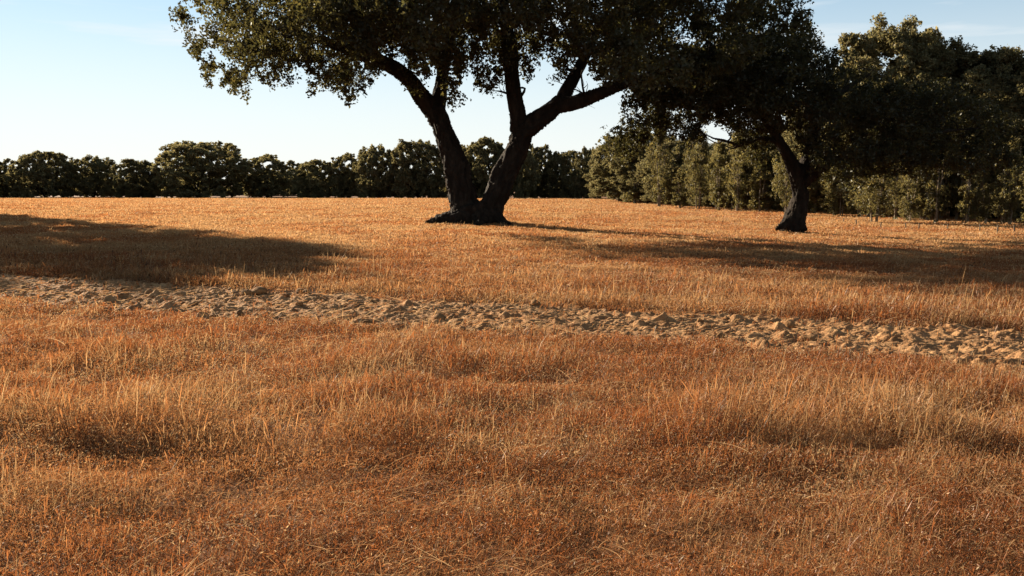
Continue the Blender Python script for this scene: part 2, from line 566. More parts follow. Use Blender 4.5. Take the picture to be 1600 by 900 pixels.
def grass_seed():
    """seed heads and broken bits: fine flecks through the depth of the grass"""
    rng = np.random.default_rng(6)
    bands = []
    edges = np.concatenate([np.arange(2.6, 8, 0.6), np.geomspace(8, 120, 34)])
    for a, b in zip(edges[:-1], edges[1:]):
        m = 0.5 * (a + b)
        rho = 15000.0 if m < 5 else 15000.0 * (5 / m) ** 1.7
        hw = 0.65 * m + 2.8
        n = int(rho * (b - a) * 2 * hw)
        bands.append(np.stack([rng.uniform(-hw, hw, n), rng.uniform(a, b, n)], 1))
    P = np.concatenate(bands)
    x, y = P[:, 0], P[:, 1]
    dn = fbm(x / 0.45, y / 0.3, 91, 3)
    keep = ((ploughed(x, y) < -0.02) | (rng.random(len(x)) < .05)) & (rng.random(len(x)) < sstep(0.18, 0.52, dn) * 0.8 + 0.2)
    x, y = x[keep], y[keep]
    N = len(x)
    dist = np.hypot(x, y)
    H = tallness(x, y)
    h = H * (0.25 + 0.85 * rng.random(N) ** 0.7)
    pq = ploughed(x, y)
    h = np.where(pq > 0, soil_h(x, y) + 0.012, h)
    c = np.stack([x, y, gz(x, y) + h], 1)
    L = np.maximum(rng.uniform(0.007, 0.024, N), 0.0016 * dist * rng.uniform(.7, 1.6, N))
    W_ = L * rng.uniform(0.05, 0.14, N)
    W_ = np.maximum(W_, 0.00032 * dist)
    t = rng.normal(size=(N, 3)) + np.array([0.25, 0, 0.5])
    t /= np.linalg.norm(t, axis=1)[:, None]
    n_ = rng.normal(size=(N, 3))
    b = np.cross(t, n_)
    b /= np.linalg.norm(b, axis=1)[:, None] + 1e-9
    a1, a2 = c - t * (L * .5)[:, None], c + t * (L * .5)[:, None]
    b1, b2 = c + b * W_[:, None], c - b * W_[:, None]
    V = np.stack([a1, b1, a2, b2], 1).reshape(-1, 3)
    i = (np.arange(N) * 4)[:, None]
    o = mesh_obj('grass_seed_heads', V, [i + np.array([[0, 1, 2, 3]])], M_GRASS)
    red = np.array((0.27, 0.090, 0.028))
    orange = np.array((0.36, 0.152, 0.053))
    tan = np.array((0.40, 0.23, 0.10))
    pale = np.array((0.52, 0.335, 0.165))
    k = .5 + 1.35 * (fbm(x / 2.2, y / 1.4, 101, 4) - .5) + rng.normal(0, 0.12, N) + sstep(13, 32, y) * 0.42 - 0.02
    s1 = sstep(0.38, 0.68, k)[:, None]
    C = red * (1 - s1) + orange * s1
    s2 = (sstep(0.72, 0.98, k) * 0.8)[:, None]
    C = C * (1 - s2) + tan * s2
    patch = (sstep(0.66, 0.74, fbm(x / 1.9 + 31, y / 2.6, 111, 2)) * sstep(20, 26, y))[:, None] * 0.6
    C = C * (1 - patch) + red * patch
    p = (rng.random(N) < 0.07 + 0.30 * sstep(0.5, 0.75, fbm(x / 1.3, y / 0.6, 95, 3)))[:, None]
    C = np.where(p, pale * rng.uniform(.7, 1.1, (N, 1)), C) * rng.uniform(0.65, 1.25, (N, 1))
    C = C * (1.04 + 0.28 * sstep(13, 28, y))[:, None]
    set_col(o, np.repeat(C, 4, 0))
    tag(o, 'fine reddish seed heads and straw bits over the whole field', 'grass', kind='stuff')
    return N


NG = grass()


def long_straws():
    """pale broken stalks lying over the nearest grass"""
    rng = np.random.default_rng(15)
    N = 70000
    y = 2.9 + 13 * rng.random(N) ** 1.7
    x = rng.uniform(-1, 1, N) * (0.65 * y + 2.6)
    cl = fbm(x / 0.6, y / 0.4, 121, 2)
    k = (rng.random(N) < sstep(0.35, 0.7, cl) * .8 + 0.2)
    pq = ploughed(x, y)
    k &= (pq < 0) | (rng.random(N) < .75)
    x, y, pq = x[k], y[k], pq[k]
    N = len(x)
    H = np.where(pq > 0, 0.03, tallness(x, y))
    a = rng.normal(0.4, 1.3, N)
    L = np.where(rng.random(N) < .02 + .12 * sstep(.5, .75, cl[k]), rng.uniform(0.12, 0.30, N), rng.uniform(0.03, 0.11, N))
    el = np.abs(rng.normal(0.55, 0.5, N))
    T = np.stack([np.cos(a) * np.cos(el), np.sin(a) * np.cos(el), np.sin(el)], 1)
    S = np.stack([-np.sin(a), np.cos(a), 0 * a], 1) * rng.normal(0, 0.35, N)[:, None]
    droop = rng.uniform(0.0, 0.5, N)
    b = np.stack([x, y, gz(x, y) + np.where(pq > 0, soil_h(x, y) + .005, 0) + H * rng.uniform(0.3, 0.95, N)], 1)
    el = np.where(pq > 0, np.clip(el, 0, .35), el)
    T = np.stack([np.cos(a) * np.cos(el), np.sin(a) * np.cos(el), np.sin(el)], 1)
    w = np.maximum(0.0010, 0.00030 * y) * rng.uniform(.6, 1.3, N)
    nb = 5
    VV = []
    for j in range(nb):
        s = j / (nb - 1)
        c = b + T * (L * s)[:, None] + S * (L * s * s)[:, None] - np.array([0, 0, 1.0]) * (L * droop * s * s)[:, None]
        ww = (w * (1 - 0.6 * s))[:, None]
        up = np.array([0, 0.3, 0.95])
        VV += [c - up * ww, c + up * ww]
    V = np.stack(VV, 1)
    i = (np.arange(N) * 2 * nb)[:, None]
    quads = np.concatenate([i + np.array([[2 * j, 2 * j + 1, 2 * j + 3, 2 * j + 2]]) for j in range(nb - 1)])
    o = mesh_obj('broken_straw', V.reshape(-1, 3), [quads], M_GRASS)
    m_ = rng.random((N, 1)) ** 1.4
    C = (np.array((0.34, 0.15, 0.055)) * (1 - m_) + np.array((0.52, 0.34, 0.175)) * m_) * rng.uniform(.7, 1.15, (N, 1))
    set_col(o, np.repeat(C, 2 * nb, 0))
    tag(o, 'pale bent straw stalks lying over the foreground grass', 'straw', kind='stuff')


long_straws()

# ------------------------------------------------------------------ trees


def catmull(pts, n):
    pts = [np.asarray(p, float) for p in pts]
    P = [2 * pts[0] - pts[1]] + pts + [2 * pts[-1] - pts[-2]]
    out = []
    for i in range(1, len(P) - 2):
        for k in range(n):
            t = k / n
            a, b, c, d = P[i - 1], P[i], P[i + 1], P[i + 2]
            out.append(0.5 * (2 * b + (c - a) * t + (2 * a - 5 * b + 4 * c - d) * t * t + (3 * b - a - 3 * c + d) * t ** 3))
    out.append(pts[-1])
    return np.array(out)


def tube(path, seg=12, rough=0.08, seed=0):
    """path rows: x,y,z,r"""
    rng = np.random.default_rng(seed)
    P, R = path[:, :3], np.maximum(path[:, 3], 0.004)
    n = len(P)
    Tn = np.gradient(P, axis=0)
    Tn /= np.linalg.norm(Tn, axis=1)[:, None] + 1e-9
    ref = np.array([0.31, 1.0, 0.17]) if abs(Tn[0][1]) < .9 else np.array([1.0, 0, 0])
    A = np.cross(Tn[0], ref)
    A /= np.linalg.norm(A)
    V = []
    ang = np.linspace(0, 2 * np.pi, seg, endpoint=False)
    ph = rng.uniform(0, 6.28, 6)
    for i in range(n):
        A = A - Tn[i] * (A @ Tn[i])
        A /= np.linalg.norm(A) + 1e-9
        B = np.cross(Tn[i], A)
        k = 1 + rough * (np.sin(2 * ang + ph[0] + i * .35) + np.sin(3 * ang + ph[1] - i * .5) + .7 * np.sin(5 * ang + ph[2] + i * .9)) + rng.normal(0, rough * .35, seg)
        V.append(P[i] + (np.cos(ang)[:, None] * A + np.sin(ang)[:, None] * B) * (R[i] * k)[:, None])
    V = np.concatenate(V + [P[:1], P[-1:]])
    idx = np.arange(n * seg).reshape(n, seg)
    a, b = idx[:-1], idx[1:]
    q = np.stack([a, np.roll(a, -1, 1), np.roll(b, -1, 1), b], -1).reshape(-1, 4)
    c0, c1 = n * seg, n * seg + 1
    t = np.concatenate([np.stack([np.roll(idx[0], -1), idx[0], np.full(seg, c0)], -1), np.stack([idx[-1], np.roll(idx[-1], -1), np.full(seg, c1)], -1)])
    return V, q, t


def tubes_mesh(name, paths, mat, parent=None, seg=12, rough=0.08, seed=0, voxel=None, bark=0.0, extra=()):
    Vs, Q, T, off = [], [], [], 0
    for j, p in enumerate(paths):
        V, q, t = tube(p, seg, rough, seed + j)
        Vs.append(V)
        Q.append(q + off)
        T.append(t + off)
        off += len(V)
    o = mesh_obj(name, np.concatenate(Vs), [np.concatenate(Q), np.concatenate(T)], mat, parent, smooth=True)
    if voxel:
        m = o.modifiers.new('fuse', 'REMESH')
        m.mode = 'VOXEL'
        m.voxel_size = voxel
        m.use_smooth_shade = True
        s = o.modifiers.new('smooth', 'SMOOTH')
        s.iterations = 3
        s.factor = 0.6
        dg = bpy.context.evaluated_depsgraph_get()
        me = bpy.data.meshes.new_from_object(o.evaluated_get(dg))
        o.modifiers.clear()
        old = o.data
        o.data = me
        bpy.data.meshes.remove(old)
        me.name = name
        nv = len(me.vertices)
        co = np.empty(nv * 3, np.float32)
        me.vertices.foreach_get('co', co)
        co = co.reshape(-1, 3).astype(float)
        nr = np.empty(nv * 3, np.float32)
        me.vertices.foreach_get('normal', nr)
        nr = nr.reshape(-1, 3)
        u = np.arctan2(nr[:, 1], nr[:, 0])
        hgt = (fbm(u * 3.0 + co[:, 0] * 1.5, co[:, 2] * 1.1 + co[:, 1], 131, 4) - 0.5)
        fur = np.abs(fbm(u * 7.0 + co[:, 0] * 3, co[:, 2] * 2.0, 137, 3) - 0.5)
        co = co + nr * (bark * (hgt * 1.6 - np.clip(0.1 - fur, 0, 1) * 6))[:, None]
        me.vertices.foreach_set('co', co.astype(np.float32).ravel())
        if not me.materials:
            me.materials.append(mat)
        if extra:                              # thin side branches grow out of the limb
            import bmesh
            t_ = tubes_mesh(name, extra, mat, None, 6, 0.05, seed + 100)
            bm = bmesh.new()
            bm.from_mesh(me)
            bm.from_mesh(t_.data)
            bm.to_mesh(me)
            bm.free()
            td = t_.data
            bpy.data.objects.remove(t_)
            bpy.data.meshes.remove(td)
        me.update()
    return o


def leaves(name, centers, rads, mat, parent, rng, twigs=12, per=18, size=0.09, twig_r=0.3, up=0.3, warm=0.0, flat=0.8):
    """foliage: clumps > twigs > leaves, each leaf a folded lozenge"""
    C = np.asarray(centers, float)
    R = np.asarray(rads, float)
    n = len(C)
    d = rng.normal(size=(n, twigs, 3))
    d /= np.linalg.norm(d, axis=2)[..., None]
    rr = rng.random((n, twigs, 1)) ** 0.42
    tw = C[:, None] + d * rr * R[:, None, None] * np.array([1, 1, flat])
    trad = twig_r * R[:, None] * rng.uniform(0.6, 1.35, (n, twigs))
    tw = tw.reshape(-1, 3)
    trad = trad.ravel()
    ttone = np.repeat(rng.normal(1, 0.12, n), twigs) * rng.normal(1, 0.13, n * twigs)
    m = len(tw)
    e = rng.normal(size=(m, per, 3))
    e /= np.linalg.norm(e, axis=2)[..., None]
    lp = tw[:, None] + e * (rng.random((m, per, 1)) ** 0.5) * trad[:, None, None]
    lp = lp.reshape(-1, 3)
    tone = np.repeat(ttone, per) * rng.normal(1, 0.16, m * per)
    N = len(lp)
    nr = rng.normal(size=(N, 3)) + np.array([0, 0, up]) + 0.5 * e.reshape(-1, 3)
    nr /= np.linalg.norm(nr, axis=1)[:, None]
    tg = np.cross(nr, rng.normal(size=(N, 3)))
    tg /= np.linalg.norm(tg, axis=1)[:, None] + 1e-9
    bt = np.cross(nr, tg)
    s = (size * rng.uniform(0.6, 1.4, N))[:, None]
    a = lp - tg * s * .5
    b = lp + tg * s * .5
    l_ = lp + bt * s * .30 + nr * s * .10 - tg * s * .05
    r_ = lp - bt * s * .30 + nr * s * .10 - tg * s * .05
    V = np.stack([a, l_, b, r_], 1).reshape(-1, 3)
    i = (np.arange(N) * 4)[:, None]
    tris = np.concatenate([i + np.array([[0, 2, 1]]), i + np.array([[0, 3, 2]])])
    o = mesh_obj(name, V, [tris], mat, parent)
    tone = np.clip(tone, 0.5, 1.7)[:, None]
    hue = rng.normal(0, 0.06, (N, 1))
    Ct = tone * np.concatenate([1 + hue + warm, np.ones((N, 1)), 1 - hue * .5], 1)
    set_col(o, np.repeat(Ct, 4, 0))
    return o


def pxpath(pts, d0, n=4):
    """pts: (px,py,width_px,depth offset) -> smooth world path with radius"""
    rows = []
    for (px, py, w, dd) in pts:
        p = at(px, py, d0 + dd)
        rows.append((*p, w * 0.47 * (d0 + dd) / F))
    return catmull(rows, n)


def gnd(px, py):
    return EYE * F / (py - 285.0)


def shoots(path, rng, k, lo, hi, r, spread=1.0, up=0.5):
    """side branches from a limb"""
    out = []
    n = len(path)
    for j in range(k):
        i = int(rng.uniform(0.25, 0.98) * (n - 1))
        p = path[i]
        t = path[min(i + 1, n - 1)][:3] - path[max(i - 1, 0)][:3]
        t /= np.linalg.norm(t) + 1e-9
        d = t * .6 + rng.normal(size=3) * spread + np.array([0, 0, up])
        d /= np.linalg.norm(d)
        L = rng.uniform(lo, hi)
        rr = min(r, p[3] * .55)
        m0 = p[:3] + d * L * .28 + rng.normal(0, .09 * L, 3)
        m1 = p[:3] + d * L * .6 + rng.normal(0, .13 * L, 3)
        e = p[:3] + d * L + rng.normal(0, .2 * L, 3)
        out.append(catmull([(*p[:3], rr), (*m0, rr * .75), (*m1, rr * .5), (*e, rr * .15)], 4))
    return out


# ---- the big forked oak
D0 = 32.9
base = np.array([at(748, 348, D0)[0], D0, 0.0])
base[2] = float(gz(base[0], base[1]))
oak = empty('forked_oak', base)
tag(oak, 'massive cork oak in mid field, trunk forked low into a V, broad dark crown', 'tree')
rng = np.random.default_rng(3)
zoff = base


def rel(paths):
    return [p - np.array([*zoff, 0]) for p in paths]


left_stem = pxpath([(732, 358, 62, 0), (726, 335, 48, 0), (721, 302, 41, 0), (713, 258, 38, 0.1), (698, 219, 35, .2), (687, 190, 33, .25), (677, 170, 34, .3)], D0)
right_stem = pxpath([(763, 360, 54, -.1), (765, 335, 46, -.1), (771, 312, 44, -.1), (779, 295, 41, -.15), (794, 262, 39, -.2), (806, 235, 37, -.3), (813, 214, 37, -.3), (820, 195, 38, -.3)], D0)
core = pxpath([(745, 362, 84, 0), (745, 338, 80, 0), (746, 322, 68, 0), (745, 314, 44, 0)], D0)
roots = [pxpath([(735, 340, 34, -.3), (712, 341, 22, -.7), (690, 343, 15, -.9), (664, 349, 8, -1.2)], D0),
         pxpath([(728, 336, 34, 0), (706, 339, 24, .1), (685, 343, 14, .2), (668, 346, 5, .3)], D0),
         pxpath([(772, 340, 30, -.4), (786, 347, 16, -.8), (800, 353, 7, -1.1)], D0),
         pxpath([(750, 340, 36, -.5), (748, 349, 22, -1.1), (745, 354, 10, -1.6)], D0),
         pxpath([(765, 338, 34, .5), (775, 341, 20, 1.2), (785, 345, 9, 2.0)], D0)]
br_mid = pxpath([(812, 205, 32, -.3), (809, 180, 28, -.4), (802, 138, 25, -.5), (797, 80, 24, -.6), (790, 30, 20, -.5), (780, -40, 15, -.2), (770, -130, 8, .4)], D0)
br_A = pxpath([(680, 176, 31, .3), (660, 152, 29, .1), (640, 125, 27, -.2), (615, 106, 24, -.5), (585, 92, 20, -.9), (530, 72, 16, -1.4), (460, 50, 11, -1.8), (390, 40, 6, -2.0), (335, 50, 3, -2.0)], D0)
br_B = pxpath([(682, 175, 28, .3), (688, 140, 23, .6), (694, 100, 20, 1.0), (702, 60, 17, 1.5), (712, 0, 13, 2.2), (720, -80, 8, 3.0)], D0)
br_R = pxpath([(814, 206, 36, -.3), (835, 192, 32, -.4), (858, 175, 29, -.5), (880, 157, 27, -.6)], D0)
br_R1 = pxpath([(874, 164, 24, -.5), (888, 136, 21, -.2), (904, 108, 18, .3), (925, 66, 14, 1.0), (950, 10, 9, 1.8), (960, -50, 5, 2.4)], D0)
br_R2 = pxpath([(872, 166, 26, -.6), (900, 160, 25, -.9), (930, 148, 21, -1.2), (965, 136, 17, -1.6), (1030, 112, 13, -2.2), (1110, 90, 9, -2.8), (1180, 80, 4, -3.2)], D0)
tubes_mesh('trunk', rel([left_stem, right_stem, core, br_R] + roots), M_BARK, oak, 16, 0.05, 1, voxel=0.055, bark=0.15)
limbs = [br_mid, br_A, br_B, br_R1, br_R2]
for j, lb in enumerate(limbs):
    sh = shoots(lb, rng, 10, 0.7, 2.0, 0.06, 0.8, 0.75)
    tw = []
    for s_ in sh:
        tw += shoots(s_, rng, 3, 0.3, 0.8, 0.03, 0.8, 0.7)
    tubes_mesh('limb', rel([lb]), M_BARK, oak, 12, 0.05, 10 + j, voxel=0.045, bark=0.06, extra=rel(sh + tw))

# lower outline of the crown, photo pixels
ENV_L = np.array([(284, 26), (288, 48), (298, 66), (312, 98), (324, 131), (345, 131), (362, 138), (371, 152), (384, 136), (397, 112), (412, 124), (435, 129), (455, 124), (472, 104), (482, 96),
                  (490, 140), (505, 140), (521, 141), (547, 151), (573, 138), (584, 112), (600, 92), (625, 82), (640, 112), (652, 148), (664, 142), (676, 95), (690, 90), (698, 170), (710, 150),
                  (724, 100), (738, 66), (750, 138), (772, 150), (784, 120), (790, 95), (812, 100), (822, 122), (836, 118), (842, 60), (862, 55), (868, 118), (885, 120), (894, 75),
                  (915, 100), (940, 122), (958, 150), (1000, 168), (1050, 178), (1100, 185), (1150, 195), (1200, 200), (1240, 150), (1262, 60), (1270, 10)], float)


def crown_fill(n, cx, cy, cz, rx, ry, rz, env, rlo, rhi, rng, pad=1.0, topenv=None, zmin=None):
    out, rad = [], []
    tries = 0
    while len(out) < n and tries < n * 400:
        tries += 1
        v = rng.normal(size=3)
        v /= np.linalg.norm(v)
        s = rng.random() ** 0.36
        p = np.array([cx, cy, cz]) + v * s * np.array([rx, ry, rz])
        r = rng.uniform(rlo, rhi)
        px, py = proj(p)
        rp = r * F / p[1]
        if px - rp * .8 < env[0, 0] or px + rp * .8 > env[-1, 0]:
            continue
        lim = min(np.interp(px, env[:, 0], env[:, 1]), np.interp(px - .6 * rp, env[:, 0], env[:, 1]) + rp * .4, np.interp(px + .6 * rp, env[:, 0], env[:, 1]) + rp * .4)
        if py + rp * pad > lim:
            continue
        if topenv is not None and py - rp * pad < np.interp(px, topenv[:, 0], topenv[:, 1]):
            continue
        if zmin is not None and p[2] < zmin:
            continue
        out.append(p)
        rad.append(r)
    return np.array(out), np.array(rad)


rng = np.random.default_rng(23)
c1, r1 = crown_fill(860, -0.6, 33.3, 6.2, 12.6, 9.5, 7.6, ENV_L, 0.45, 1.05, rng, 0.85)
# hanging sprays along the lower outline
hang = []
for k in range(len(ENV_L) - 1):
    (xa, ya), (xb, yb) = ENV_L[k], ENV_L[k + 1]
    L = math.hypot(xb - xa, yb - ya)
    for j in range(max(1, int(L / 4.5))):
        t = rng.random()
        px, py = xa + (xb - xa) * t + rng.normal(0, 4), ya + (yb - ya) * t + 2 - 38 * rng.random() ** 1.1
        r = rng.uniform(0.10, 0.30)
        dd = rng.normal(0, 2.2)
        if px > 1262:
            continue
        lim = np.interp(px, ENV_L[:, 0], ENV_L[:, 1])
        py = min(py, lim - 0.3 * r * F / D0)
        hang.append((*at(px, py, D0 + dd), r))
hang = np.array(hang)
cc, rr = c1, r1
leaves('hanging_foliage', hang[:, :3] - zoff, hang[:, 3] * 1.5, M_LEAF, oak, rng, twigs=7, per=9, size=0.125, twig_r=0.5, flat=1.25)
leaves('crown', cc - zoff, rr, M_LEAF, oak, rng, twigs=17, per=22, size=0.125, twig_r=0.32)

# ---- the smaller oak at its right
D1 = 32.6
b2 = np.array([at(1240, 356, D1)[0], D1, 0.0])
b2[2] = float(gz(b2[0], b2[1]))
oak2 = empty('leaning_oak', b2)
tag(oak2, 'smaller shaded cork oak right of the forked oak, short trunk with flared roots', 'tree')
zoff = b2
st2 = pxpath([(1238, 364, 42, 0), (1241, 345, 34, 0), (1247, 322, 28, 0), (1250, 297, 26, 0), (1244, 272, 26, 0), (1236, 256, 24, 0)], D1)
rt2 = [pxpath([(1238, 340, 24, -.1), (1226, 351, 14, -.4), (1212, 358, 6, -.7)], D1), pxpath([(1250, 345, 18, -.2), (1256, 356, 9, -.5), (1262, 361, 4, -.8)], D1),
       pxpath([(1236, 338, 20, .2), (1228, 348, 12, .5), (1216, 354, 5, .8)], D1)]
l2a = pxpath([(1246, 275, 26, 0), (1234, 250, 21, -.1), (1220, 225, 18, -.2), (1202, 195, 15, -.3), (1180, 165, 11, -.5), (1140, 130, 7, -.8), (1090, 110, 3, -1)], D1)
l2b = pxpath([(1248, 275, 26, 0), (1262, 248, 20, .2), (1270, 215, 17, .4), (1288, 175, 13, .7), (1320, 140, 9, 1), (1360, 115, 4, 1.3)], D1)
l2c = pxpath([(1252, 290, 18, 0), (1285, 262, 14, -.5), (1330, 240, 11, -1.0), (1400, 220, 8, -1.4), (1480, 205, 5, -1.6), (1540, 200, 3, -1.6)], D1)
l2d = pxpath([(1222, 226, 10, -.2), (1190, 215, 8, -.4), (1160, 226, 6, -.6), (1130, 219, 5, -.7), (1115, 216, 4, -.8), (1090, 205, 2.5, -.9), (1030, 190, 2, -1)], D1)
tubes_mesh('trunk', rel([st2] + rt2), M_BARK, oak2, 14, 0.05, 51, voxel=0.045, bark=0.10)
for j, lb in enumerate([l2a, l2b, l2c, l2d]):
    sh = shoots(lb, rng, 9, 0.5, 2.2, 0.05, 0.8, 0.3)
    tubes_mesh('limb', rel([lb]), M_BARK, oak2, 10, 0.05, 60 + j, voxel=0.03, bark=0.04, extra=rel(sh))
ENV_R = np.array([(942, 250), (955, 262), (975, 250), (990, 262), (1003, 232), (1020, 215), (1050, 222), (1075, 238), (1098, 212), (1110, 196), (1130, 190), (1142, 214), (1160, 240), (1185, 268), (1200, 240),
                  (1222, 205), (1245, 215), (1258, 250), (1275, 276), (1320, 290), (1345, 288), (1400, 276), (1440, 285), (1470, 262), (1500, 280), (1540, 268), (1575, 285), (1600, 270)], float)
ENV_RT = np.array([(930, 150), (960, 150), (1000, 120), (1100, 60), (1200, 45), (1262, 40), (1285, 60), (1320, 88), (1350, 95), (1400, 112), (1450, 120), (1500, 125), (1560, 150), (1600, 180)], float)
rng = np.random.default_rng(29)
c2, r2 = crown_fill(520, 11.6, 33.0, 4.0, 8.6, 5.4, 4.3, ENV_R, 0.3, 0.75, rng, 0.8, ENV_RT, 1.25)
hang = []
for k in range(len(ENV_R) - 1):
    (xa, ya), (xb, yb) = ENV_R[k], ENV_R[k + 1]
    for j in range(max(1, int(math.hypot(xb - xa, yb - ya) / 5))):
        t = rng.random()
        px, py = xa + (xb - xa) * t, ya + (yb - ya) * t - rng.uniform(6, 36)
        r = rng.uniform(0.09, 0.26)
        py = min(py, np.interp(px, ENV_R[:, 0], ENV_R[:, 1]) - .7 * r * F / D1)
        hang.append((*at(px, py, D1 + rng.normal(0, 1.3)), r))
hang = np.array(hang)
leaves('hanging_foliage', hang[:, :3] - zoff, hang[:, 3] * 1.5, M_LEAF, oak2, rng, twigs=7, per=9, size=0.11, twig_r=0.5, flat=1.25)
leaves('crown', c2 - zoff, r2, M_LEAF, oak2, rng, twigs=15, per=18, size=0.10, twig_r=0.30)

# ---- prototypes for the trees of the background


def crown_dome(rng, n, rx, ry, z0, z1, lumpy=0.24, inner=0.42):
    """clump centres over a dome with a lumpy skin; unit metres"""
    C, R = [], []
    H = z1 - z0
    bd = rng.normal(size=(26, 3))
    bd[:, 2] = bd[:, 2] * .8 + .15
    bd /= np.linalg.norm(bd, axis=1)[:, None]
    ba = rng.uniform(.06, .32, 26)
    zc = z0 + H * .40
    while len(C) < n:
        v = rng.normal(size=3)
        v /= np.linalg.norm(v)
        bump = .84 + max(0.0, float((ba * np.exp(-(1 - bd @ v) / .035)).max())) - .07 * rng.random()
        s = bump if rng.random() > inner else bump * rng.random() ** .5
        # fuller than an ellipsoid at the shoulders, hanging to the ground at the skirt
        q_ = (abs(v[0]) ** 2.6 + abs(v[1]) ** 2.6 + abs(v[2]) ** 2.6) ** (-1 / 2.6)
        q_ = .5 + .5 * q_
        p = np.array([v[0] * rx, v[1] * ry, (H * .60 if v[2] > 0 else H * .40) * v[2]]) * s * q_
        if v[2] < 0:                       # the skirt hangs almost straight down
            hh = math.hypot(v[0], v[1]) + 1e-6
            f = (1 - .22 * v[2] ** 2) * s / hh * (1 if rng.random() < .7 else rng.random() ** .5)
            p[0], p[1] = v[0] * rx * f, v[1] * ry * f
            p[2] = v[2] * H * .42
        p[2] += zc
        if p[2] < z0 * rng.uniform(.5, 1.3) + .15 or p[2] > z1:
            continue
        C.append(p)
        R.append(rng.uniform(.55, 1.15) * lumpy * (rx + H) * .16)
    C, R = np.array(C), np.array(R)
    C[:, 2] *= z1 / np.percentile(C[:, 2] + R * .8, 99.5)
    C[:, :2] *= rx / np.percentile(np.hypot(C[:, 0], C[:, 1]) + R * .7, 98)
    return C, R


def proto_oak(seed, h, rx, z0, n=110, leaf=0.22, per=15):
    rng = np.random.default_rng(seed)
    root = empty('oak_tree', (0, 0, 0))
    paths = [catmull([(0, 0, -.4, .34), (.05, .02, .6, .26), (.12, -.1, z0 + .2, .22), (.1, .1, z0 + 1.3, .16), (0, 0, h * .7, .07)], 4)]
    for k in range(5):
        a = k * 1.26 + rng.uniform(-.4, .4)
        zz = z0 * rng.uniform(.8, 1.4)
        paths.append(catmull([(.1, -.05, zz, .15), (math.cos(a) * rx * .3, math.sin(a) * rx * .3, zz + h * .17, .1), (math.cos(a) * rx * .68, math.sin(a) * rx * .68, zz + h * .3, .04)], 4))
    t = tubes_mesh('trunk', paths, M_BARK, root, 8, 0.08, seed)
    C, R = crown_dome(rng, n, rx, rx, z0, h)
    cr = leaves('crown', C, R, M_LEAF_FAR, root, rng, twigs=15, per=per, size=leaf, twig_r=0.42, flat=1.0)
    KIDS[root.name] = [t, cr]
    root['h'] = h
    return root


def proto_round(seed, h, rx):
    """an oak with one broad, full, flat-topped crown down to the grass"""
    rng = np.random.default_rng(seed)
    root = empty('oak_tree', (0, 0, 0))
    paths = [catmull([(0, 0, -.4, .5), (.1, 0, 1.5, .4), (-.1, .1, h * .4, .3), (.1, 0, h * .8, .1)], 4)]
    for k in range(7):
        a = k * .9
        zz = h * rng.uniform(.2, .5)
        paths.append(catmull([(0, 0, zz, .2), (math.cos(a) * rx * .4, math.sin(a) * rx * .4, zz + h * .12, .12), (math.cos(a) * rx * .8, math.sin(a) * rx * .8, zz + h * .2, .04)], 4))
    t = tubes_mesh('trunk', paths, M_BARK, root, 9, 0.08, seed)
    C, R = [], []
    c = h * .48
    while len(C) < 420:
        p = rng.uniform(-1, 1, 3)
        q_ = math.hypot(p[0], p[1]) ** 3 + abs(p[2]) ** 3
        if q_ > rng.uniform(.82, 1.0) or (q_ < .35 and rng.random() < .5):
            continue
        C.append((p[0] * (rx - .5), p[1] * (rx - .5), .5 + c + p[2] * (c - .4)))
        R.append(rng.uniform(.65, 1.15))
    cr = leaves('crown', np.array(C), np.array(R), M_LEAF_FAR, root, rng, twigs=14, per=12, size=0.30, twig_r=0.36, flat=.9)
    KIDS[root.name] = [t, cr]
    return root


def proto_sapling(seed, h, rx, z0, n=55, stems=3):
    rng = np.random.default_rng(seed)
    root = empty('leafy_sapling', (0, 0, 0))
    paths = []
    for k in range(stems):
        a = rng.uniform(0, 6.28)
        b = rng.uniform(.05, .25) * rx
        paths.append(catmull([(math.cos(a) * b * .5, math.sin(a) * b * .5, -.2, .05), (math.cos(a) * b, math.sin(a) * b, h * .3, .04), (math.cos(a) * b * 2 + rng.normal(0, .08), math.sin(a) * b * 2 + rng.normal(0, .08), h * .65, .028), (math.cos(a) * b * 2.4, math.sin(a) * b * 2.4, h * .93, .008)], 4))
    sh = []
    for p in paths:
        sh += shoots(p, rng, 5, .3 * rx, .8 * rx, .02, .7, .5)
    t = tubes_mesh('trunk', paths + sh, M_BARK_PALE, root, 7, 0.06, seed)
    C, R = [], []
    while len(C) < n:
        z = z0 + (h - z0) * rng.random() ** .9
        s = (z - z0) / (h - z0)
        w = rx * (0.55 + 1.0 * s * (1 - s) * 1.9) * (1 if s < .7 else (1.05 - s) / .35)
        a = rng.uniform(0, 6.28)
        q_ = rng.random() ** .5 * rng.uniform(.7, 1.15)
        C.append((math.cos(a) * w * q_, math.sin(a) * w * q_, z))
        R.append(rng.uniform(.18, .36) * (rx + .3))
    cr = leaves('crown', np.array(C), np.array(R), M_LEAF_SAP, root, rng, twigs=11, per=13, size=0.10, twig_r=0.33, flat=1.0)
    KIDS[root.name] = [t, cr]
    return root


OAKS = [proto_oak(201, 8.0, 4.6, .2, 430), proto_oak(202, 8.0, 3.6, .2, 360), proto_oak(203, 8.0, 5.2, .2, 480), proto_oak(204, 8.0, 4.0, .1, 380)]
TALL = [proto_oak(211, 10.0, 4.0, 1.0, 480, .145, 26), proto_oak(212, 10.0, 3.3, .8, 440, .14, 26)]
SAPS = [proto_sapling(221, 4.0, 1.0, .5), proto_sapling(222, 4.0, .75, .35), proto_sapling(223, 4.0, 1.3, .8, 75, 4)]
USED = set()


